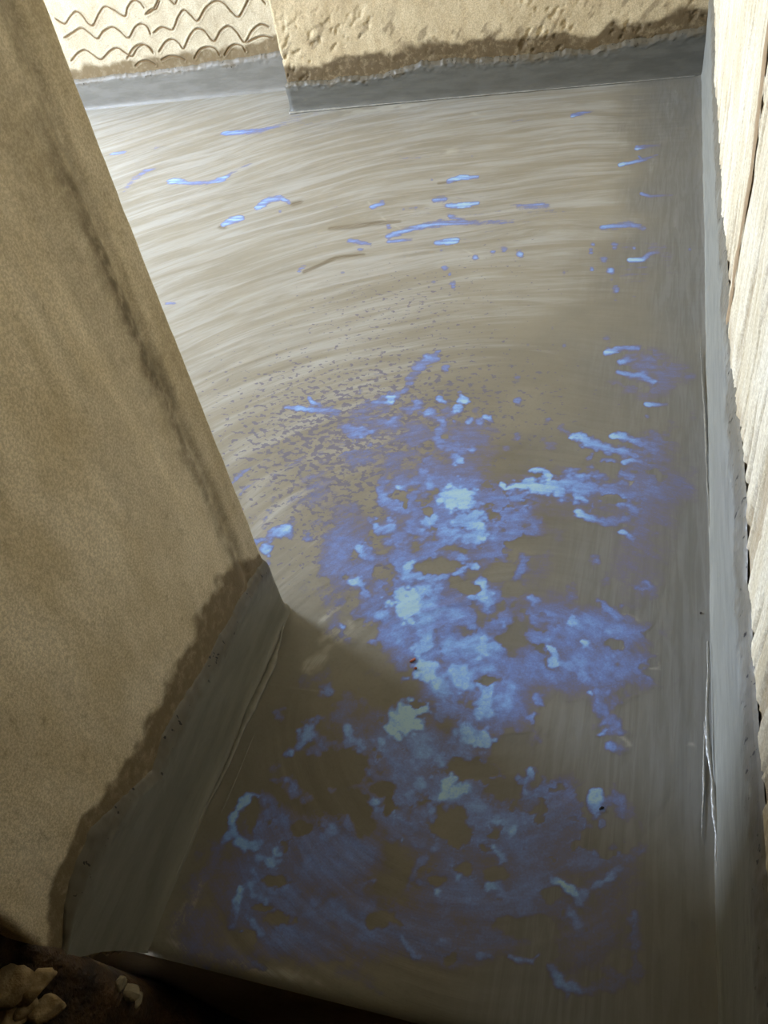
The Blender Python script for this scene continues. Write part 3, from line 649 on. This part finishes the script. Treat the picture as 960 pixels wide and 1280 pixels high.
def pier_pos(U, out):
    rc = 0.02
    ang = np.clip((U-L0)/rc, 0, math.pi/2); rest = np.maximum(U-L0-rc*math.pi/2, 0)
    x = XP+rc-(rc+out)*np.cos(ang)+rest
    y = YB-np.minimum(U, L0)-(rc+out)*np.sin(ang)
    return x, y
Lp = L0+0.02*math.pi/2+(XR-XP-0.02)
ztp = lambda s: gp(np.clip(XP+0.02+s-L0-0.031, XP, XR))
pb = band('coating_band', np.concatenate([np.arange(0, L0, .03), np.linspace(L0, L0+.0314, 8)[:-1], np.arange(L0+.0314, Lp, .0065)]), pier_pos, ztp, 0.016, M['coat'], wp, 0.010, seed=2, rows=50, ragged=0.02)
pb['label'] = 'smooth grey coat with a rough top edge along the pier foot'

# ---- back wall with scored waves
GREY_B = [(60,104),(130,95),(165,90),(200,86),(275,76),(345,64),(400,58)]
DAMP_B = [(60,88),(100,80),(150,75),(225,67),(300,57),(340,47),(400,40)]
gb = edge_fn(GREY_B, 1, YB, 0); db = edge_fn(DAMP_B, 1, YB, 0)
def crop(pts, f, ox=0, oy=0): return [(ox+x/f, oy+y/f) for x, y in pts]
WAVES = [crop([(222,75),(240,88),(262,95),(282,68),(305,46),(330,62),(355,95),(375,100),(395,60),(420,27),(455,40),(500,65),(512,30),(535,2),(560,10),(578,32)], 3.2),
         crop([(258,152),(290,132),(325,112),(355,130),(390,155),(415,125),(450,108),(480,125),(515,152),(540,112),(565,95),(590,108),(603,137)], 3.2),
         crop([(285,245),(310,215),(340,200),(370,218),(405,238),(440,205),(470,192),(500,210),(530,225),(550,195),(575,178),(600,190),(614,207)], 3.2),
         crop([(585,55),(605,38),(625,35),(640,0)], 3.2),
         crop([(365,36),(385,22),(402,-12)], 2), crop([(412,-15),(428,2),(438,10),(446,-6)], 2),
         crop([(385,82),(405,68),(432,74),(445,45),(460,25),(478,38),(495,52),(515,20),(540,2),(562,10),(580,30),(597,42),(612,18),(625,-10)], 2),
         crop([(398,130),(415,105),(432,98),(448,108),(460,121),(475,90),(492,72),(512,78),(535,103),(552,78),(572,65),(592,80),(612,106),(630,78),(652,61),(672,68)], 2),
         crop([(318,147),(335,120),(355,110),(372,118),(384,133)], 2), crop([(340,165),(352,154),(370,152),(388,162)], 2),
         crop([(487,146),(500,125),(520,117),(538,122),(549,137)], 2), crop([(562,138),(575,118),(590,111),(606,116),(614,128)], 2),
         crop([(405,150),(425,140),(445,142),(462,150)], 2), crop([(618,106),(640,95),(660,90),(680,95)], 2), crop([(655,-2),(664,10)], 2)]
def smooth_curve(p, n=7):
    p = np.array(p, float); q = np.concatenate([[2*p[0]-p[1]], p, [2*p[-1]-p[-2]]]); out = []
    for i in range(1, len(q)-2):
        for t in np.linspace(0, 1, n, endpoint=False):
            a, b, c, d = q[i-1], q[i], q[i+1], q[i+2]
            out.append(0.5*((2*b)+(-a+c)*t+(2*a-5*b+4*c-d)*t*t+(-a+3*b-3*c+d)*t**3))
    out.append(p[-1]); return np.array(out)
WV = [on_plane(smooth_curve(w), 1, YB)[:, [0, 2]] for w in WAVES]
xs_b = seg((XW-.02, -3.6, .03), (-3.6, XP+.02, .004))
zs_b = seg((-.02, .66, .004), (.66, TOP, .05))
XB, ZB = np.meshgrid(xs_b, zs_b, indexing='ij')
gd = np.full(XB.shape, 1.0)
for w in WV:
    pad = .03
    ix = np.nonzero((xs_b > w[:, 0].min()-pad) & (xs_b < w[:, 0].max()+pad))[0]; iz = np.nonzero((zs_b > w[:, 1].min()-pad) & (zs_b < w[:, 1].max()+pad))[0]
    if not len(ix) or not len(iz): continue
    sx = XB[np.ix_(ix, iz)]; sz = ZB[np.ix_(ix, iz)]; d = np.full(sx.shape, 1.0)
    for a, b in zip(w[:-1], w[1:]):
        e = b-a; t = np.clip(((sx-a[0])*e[0]+(sz-a[1])*e[1])/(e@e+1e-12), 0, 1)
        d = np.minimum(d, np.hypot(sx-a[0]-t*e[0], sz-a[1]-t*e[1]))
    gd[np.ix_(ix, iz)] = np.minimum(gd[np.ix_(ix, iz)], d)
DB = 0.008*(fbm(XB*4, ZB*4, 701, 4)-.5)+0.003*(fbm(XB*30, ZB*30, 711, 3)-.5)
DB += 0.003*np.exp(-((gd-0.010)/0.005)**2)-0.007*np.exp(-(gd/0.005)**2)
dampb = damp_of(ZB, gb(XB), db(XB), fbm(XB*14, ZB*14, 721, 4))
wb = grid_obj('wall_back', np.stack([XB, YB-DB, ZB], -1), M['cream'], None, dict(damp=dampb))
tag(wb, 'cream plaster back wall scored with rows of wavy lines', 'wall', 'structure')
for w in WV:
    n = len(w); T = np.gradient(w, axis=0); T /= np.linalg.norm(T, axis=1)[:, None]+1e-9
    N = np.stack([-T[:, 1], T[:, 0]], 1)
    hw = 0.0030*(0.6+0.8*fbm(np.arange(n)*0.4, np.arange(n)*0.0, 731, 2)); hw[[0, -1]] *= .3
    rows = []
    for o, dpt in ((-1, 0.001), (0, 0.004), (1, 0.001)):
        q = w+N*(hw*o)[:, None]
        bx = 0.008*(fbm(q[:, 0]*4, q[:, 1]*4, 701, 4)-.5)
        rows.append(np.stack([q[:, 0], YB-bx-0.0035+dpt, q[:, 1]], 1))
    grid_obj('scored_groove', np.stack(rows, 1), M['groove'], wb)
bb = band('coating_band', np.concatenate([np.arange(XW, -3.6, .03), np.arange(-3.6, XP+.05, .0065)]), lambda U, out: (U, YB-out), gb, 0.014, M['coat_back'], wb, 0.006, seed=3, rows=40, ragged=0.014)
bb['label'] = 'grey coat along the foot of the scored wall'

# ---- right wall
GREY_R = [(892,0),(893,40),(895,100),(898,160),(901,220),(906,300),(911,380),(914,433),(919,498),(926,560),(930,617),(932,680),(931,725),(938,770),(938,800),(943,872),(950,960),(955,1042),(960,1155)]
P_ = on_plane(GREY_R, 0, XR); o_ = np.argsort(P_[:, 1]); gy, gz = P_[o_, 1], P_[o_, 2]
gr = lambda s: np.interp(s, gy, gz)
ys_r = seg((-2.0, .3, .03), (.3, 2.2, .005), (2.2, YP+.03, .011)); zs_r = seg((LOW-.02, .22, .03), (.22, 1.05, .0055), (1.05, TOP, .05))
YR, ZR = np.meshgrid(ys_r, zs_r, indexing='ij')
gline = np.interp(ZR, *(lambda P: (P[::-1, 2], P[::-1, 1]))(on_plane([(962,20),(957,60),(949,140),(940,220),(929,290),(918,360),(909,412)], 0, XR)))
DR = 0.014*(fbm(YR*3, ZR*2, 801, 4)-.5)
scr = fbm(YR*30, ZR*9, 811, 5)
DR += 0.006*(scr-.5)*sst(.18, .34, ZR)
DR -= 0.005*sst(.60, .68, fbm(YR*34+ZR*4, ZR*2.4, 821, 3))
gdist = YR-gline
gw = 0.016+0.008*(fbm(ZR*12, ZR*0, 831, 3)-.5)
gon = sst(0.27, 0.31, ZR)
DR -= 0.004*np.exp(-(gdist/gw)**4)*gon
rz = gr(YR)
dampr = 0.50*sst(0.05, 0.0, ZR-rz-0.02*(fbm(YR*20, ZR*20, 841, 3)-.3))*sst(.46, .62, fbm(YR*7, ZR*5, 851, 3))
dampr = np.maximum(dampr, 0.55*sst(.61, .68, fbm(YR*34+ZR*4, ZR*2.4, 821, 3)))
wr = grid_obj('wall_right', np.stack([XR-DR, YR, ZR], -1), M['white'], None, dict(damp=dampr))
tag(wr, 'whitewashed rough plaster wall along the right of the floor', 'wall', 'structure')
zg = np.arange(.30, 1.25, .008); P_ = on_plane([(962,20),(957,60),(949,140),(940,220),(929,290),(918,360),(909,412)], 0, XR)[::-1]
cy_ = np.interp(zg, P_[:, 2], P_[:, 1]); hw = 0.013+0.006*(fbm(zg*14, zg*0, 861, 3)-.5)
rows = [np.stack([np.full_like(zg, XR)+dx+0.003*(fbm(zg*30, zg*0+o, 871, 2)-.5)-0.014*(fbm(cy_*3, zg*2, 801, 4)-.5), cy_+o*hw, zg], 1) for o, dx in ((-1.2, 0.0), (-.8, -0.004), (.8, -0.004), (1.2, 0.0))]
k = Mat('groove_brown', 0.95, 0.1); k.color(k.mix(k.noise(k.tc, 90, 3), srgb(150, 128, 100), srgb(178, 156, 126))); M['groove_brown'] = k.m
go = grid_obj('vertical_groove', np.stack(rows, 1), M['groove_brown'], wr); go['label'] = 'brown upright groove in the whitewash'
rb = band('coating_band', np.concatenate([np.arange(.1, 2.2, .005), np.arange(2.2, YP, .010)]), lambda U, out: (XR-out, U), gr, 0.008, M['coat_right'], wr, 0.005, seed=4, rows=60, cove=0.012, ragged=0.014)
rb['label'] = 'pale grey coat along the foot of the whitewashed wall'
r3 = on_plane([(884,800),(886,850),(884,900),(887,935),(890,965),(894,1000),(898,1045),(897,1080),(902,1140),(906,1200),(908,1250)], 2, 0.012)
r_r = ridge('coating_ridge', r3, [.002,.003,.004,.006,.005,.005,.005,.004,.004,.003,.002], M['ridge'], floor, 521, 0.6)
r_r['label'] = 'glossy raised trail of slurry along the whitewashed wall'
r4 = on_plane([(881,900),(880,940),(881,985),(879,1020),(878,1050)], 2, 0.004)
ridge('coating_ridge', r4, [.0015,.002,.0025,.002,.001], M['ridge'], floor, 531, 0.5)
r5 = on_plane([(876,430),(880,500),(884,580),(888,660),(891,740),(893,790)], 2, 0.008)
ridge('coating_ridge', r5, [.001,.003,.003,.002,.002,.001], M['ridge'], floor, 541, 0.5)
# thin lip of slurry where the pier and back coats meet the floor
ridge('coating_ridge', np.array([(XP-.01, YP-.035, .004), (-1.4, YP-.03, .004), (-.7, YP-.028, .004), (XR-.03, YP-.028, .004)]), [.012, .006, .006, .004], M['ridge'], floor, 551, 0.6, 0.01)

# ---- outer shell that closes the two rooms (beyond the frame)
W = WINDOW
# window wall: four blocks round the opening in one wall
def wall_with_opening(name, x0, x1, ya, yb, za, zb, oy0, oy1, oz0, oz1, mat):
    Vs, Fs = [], []
    for (y0, y1, z0, z1) in ((ya, oy0, za, zb), (oy1, yb, za, zb), (oy0, oy1, za, oz0), (oy0, oy1, oz1, zb)):
        b = len(Vs)*8
        Vs.append(np.array([(x, y, z) for x in (x0, x1) for y in (y0, y1) for z in (z0, z1)]))
        Fs.append(np.array([(0, 1, 3, 2), (4, 6, 7, 5), (0, 4, 5, 1), (2, 3, 7, 6), (0, 2, 6, 4), (1, 5, 7, 3)])+b)
    return mesh_obj(name, np.concatenate(Vs), np.concatenate(Fs), mat, None, smooth=False)
ww = wall_with_opening('wall_window', XW-.14, XW, YC-.1, YB+.15, -.05, TOP, W['y0'], W['y1'], W['z0'], W['z1'], M['cream'])
tag(ww, 'cream plaster wall with the window opening, beyond the left edge', 'wall', 'structure')
win = bpy.data.objects.new('window_1', None); col.objects.link(win); win.location = (XW-.08, (W['y0']+W['y1'])/2, W['z0'])
tag(win, 'open window in the cream wall letting daylight in', 'window', 'structure')
hy = (W['y1']-W['y0'])/2; hz = W['z1']-W['z0']
for b in ((-hy, -hy+.04, 0, hz), (hy-.04, hy, 0, hz), (-hy+.04, hy-.04, 0, .04), (-hy+.04, hy-.04, hz-.04, hz)):
    box('window_frame', -.025, .025, b[0], b[1], b[2], b[3], M['frame'], win)
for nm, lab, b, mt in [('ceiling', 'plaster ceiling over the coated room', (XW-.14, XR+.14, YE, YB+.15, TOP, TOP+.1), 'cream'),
                   ('floor', 'base added under the unlit near room to keep light out', (-2.3, XR+.14, -2.1, YN+.012, LOW-.12, LOW-.06), 'dull'),  # unseen box, added to seal the light leak under the near room
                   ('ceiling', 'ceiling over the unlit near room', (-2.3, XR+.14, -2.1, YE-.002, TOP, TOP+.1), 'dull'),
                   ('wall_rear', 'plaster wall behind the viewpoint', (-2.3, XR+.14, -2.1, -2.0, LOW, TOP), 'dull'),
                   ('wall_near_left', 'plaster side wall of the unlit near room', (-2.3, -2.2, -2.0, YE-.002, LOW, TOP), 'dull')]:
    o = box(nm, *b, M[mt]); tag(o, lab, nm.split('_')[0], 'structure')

# ================================================================== LOWER GROUND, RUBBLE
def heap(x, y):
    a = 0.53*np.exp(-(np.maximum(0, x+0.775)/0.075)**2)
    g = np.where(y < 0.22, np.maximum(0, 1-(0.22-y)*2.4), np.exp(-((y-0.22)/0.06)**2))
    base = LOW+0.02+0.10*sst(-.6, -.9, x)
    h = base+np.maximum(0, a*g-0.10*sst(-.6, -.9, x)*0)
    return h+0.05*(fbm(x*14, y*14, 901, 4)-.5)+0.015*(fbm(x*60, y*60, 911, 3)-.5)
xg = seg((-2.2, -1.3, .03), (-1.3, -.4, .006), (-.4, XR, .02)); yg = seg((-2.0, -.1, .04), (-.1, .34, .006))
XG, YG = np.meshgrid(xg, yg, indexing='ij')
gnd = grid_obj('muddy_ground', np.stack([XG, YG, np.minimum(heap(XG, YG), np.where(YG > YN-.012, -.06, 9))], -1), M['mud'])
tag(gnd, 'dark wet mud heaped below the step at the corner of the tan wall', 'mud', 'structure')
def hit_heap(px, py):
    d = ray(np.array([px]), np.array([py]))[0]
    for t in np.arange(0.6, 2.6, 0.002):
        p = CAM+d*t
        if p[2] <= heap(p[0:1], p[1:2])[0]: return p
    return p
def lump(name, c, size, rot, mat, seed, squash=0.6):
    n, mm = 28, 17
    th = np.linspace(0, 2*math.pi, n+1); ph = np.linspace(-math.pi/2, math.pi/2, mm)
    T, Pp = np.meshgrid(th, ph, indexing='ij')
    D = np.stack([np.cos(T)*np.cos(Pp), np.sin(T)*np.cos(Pp), np.sin(Pp)], -1)
    rng = np.random.default_rng(seed)
    r = np.full(T.shape, 1.25)
    for _ in range(12):
        nn = rng.normal(size=3); nn /= np.linalg.norm(nn)
        r = np.minimum(r, rng.uniform(.62, .95)/np.maximum(D@nn, 1e-3))
    r = r+0.08*(fbm(D[..., 0]*3+seed, D[..., 1]*3+D[..., 2]*2, 921, 3)-.5)
    P = D*r[..., None]*np.array(size)
    c_, s_ = math.cos(rot), math.sin(rot)
    Q = P.copy(); Q[..., 0] = P[..., 0]*c_-P[..., 1]*s_; Q[..., 1] = P[..., 0]*s_+P[..., 1]*c_
    o = grid_obj(name, Q, mat); o.location = c
    return o
STONES = [(8,1238,(.038,.030,.026),1.2,'largest rounded stone in the rubble at the bottom left corner'),
          (50,1230,(.030,.016,.018),1.0,'long narrow stone beside the largest rubble stone'),
          (58,1258,(.026,.019,.017),.5,'pale flat stone lying out on the dark mud'),
          (10,1277,(.032,.022,.02),.3,'pale stone cut by the bottom edge of the picture'),
          (33,1266,(.022,.010,.012),1.1,'thin pale chip of stone between the larger rubble stones'),
          (46,1259,(.012,.009,.009),.2,'tiny stone chip touching the pale flat stone')]
for i, (px, py, sz, rt, lab) in enumerate(STONES):
    p = hit_heap(px, py)
    o = lump('rubble_stone', (p[0], p[1], p[2]+sz[2]*0.25), sz, rt, M['stone'], i+1)
    tag(o, lab, 'stone', None, 'stones in the rubble')
for i, (px, py, sz, lab) in enumerate([(163,1242,(.020,.017,.014),'larger rounded mortar lump under the corner of the step'),
                                       (150,1232,(.013,.011,.010),'small mortar lump left of the step corner'),
                                       (172,1250,(.011,.010,.008),'small mortar lump right under the step corner')]):
    p = hit_heap(px, py)
    o = lump('mortar_lump', (p[0], p[1], p[2]+sz[2]*.25), sz, i, M['mortar'], 20+i)
    tag(o, lab, 'mortar lump', None, 'mortar lumps by the step')

# grit lying on the floor
k = Mat('dark_grit', 0.7, 0.3); k.color(k.mix(k.noise(k.tc, 200, 3), srgb(34, 28, 24), srgb(58, 48, 40))); M['grit'] = k.m
k = Mat('red_grit', 0.8, 0.3); k.color(k.mix(k.noise(k.tc, 200, 3), srgb(150, 84, 64), srgb(176, 108, 84))); M['red_grit'] = k.m
GRIT = [(752,1011,(.0055,.0022,.002),.7,'grit','black sliver of grit lying on the pale blue patch near the right wall'),
        (876,767,(.0026,.0024,.002),.2,'grit','single black grain on the grey floor beside the right wall coat'),
        (516,826,(.0060,.0035,.002),.9,'red_grit','reddish flake in the bright blue streak at the middle of the floor'),
        (519,836,(.0035,.0026,.002),.3,'red_grit','smaller reddish flake just below the other one in the blue streak')]
for i, (px, py, sz, rt, mt, lab) in enumerate(GRIT):
    p = on_plane([(px, py)], 2, 0.0)[0]
    zf = 0.006*(float(fbm(p[0:1]*2.2, p[1:2]*2.2, 201, 3)[0])-.5)
    o = lump('grit_flake', (p[0], p[1], zf+0.0010+sz[2]*0.6), sz, rt, M[mt], 40+i)
    tag(o, lab, 'grit', None, 'grit on the floor')
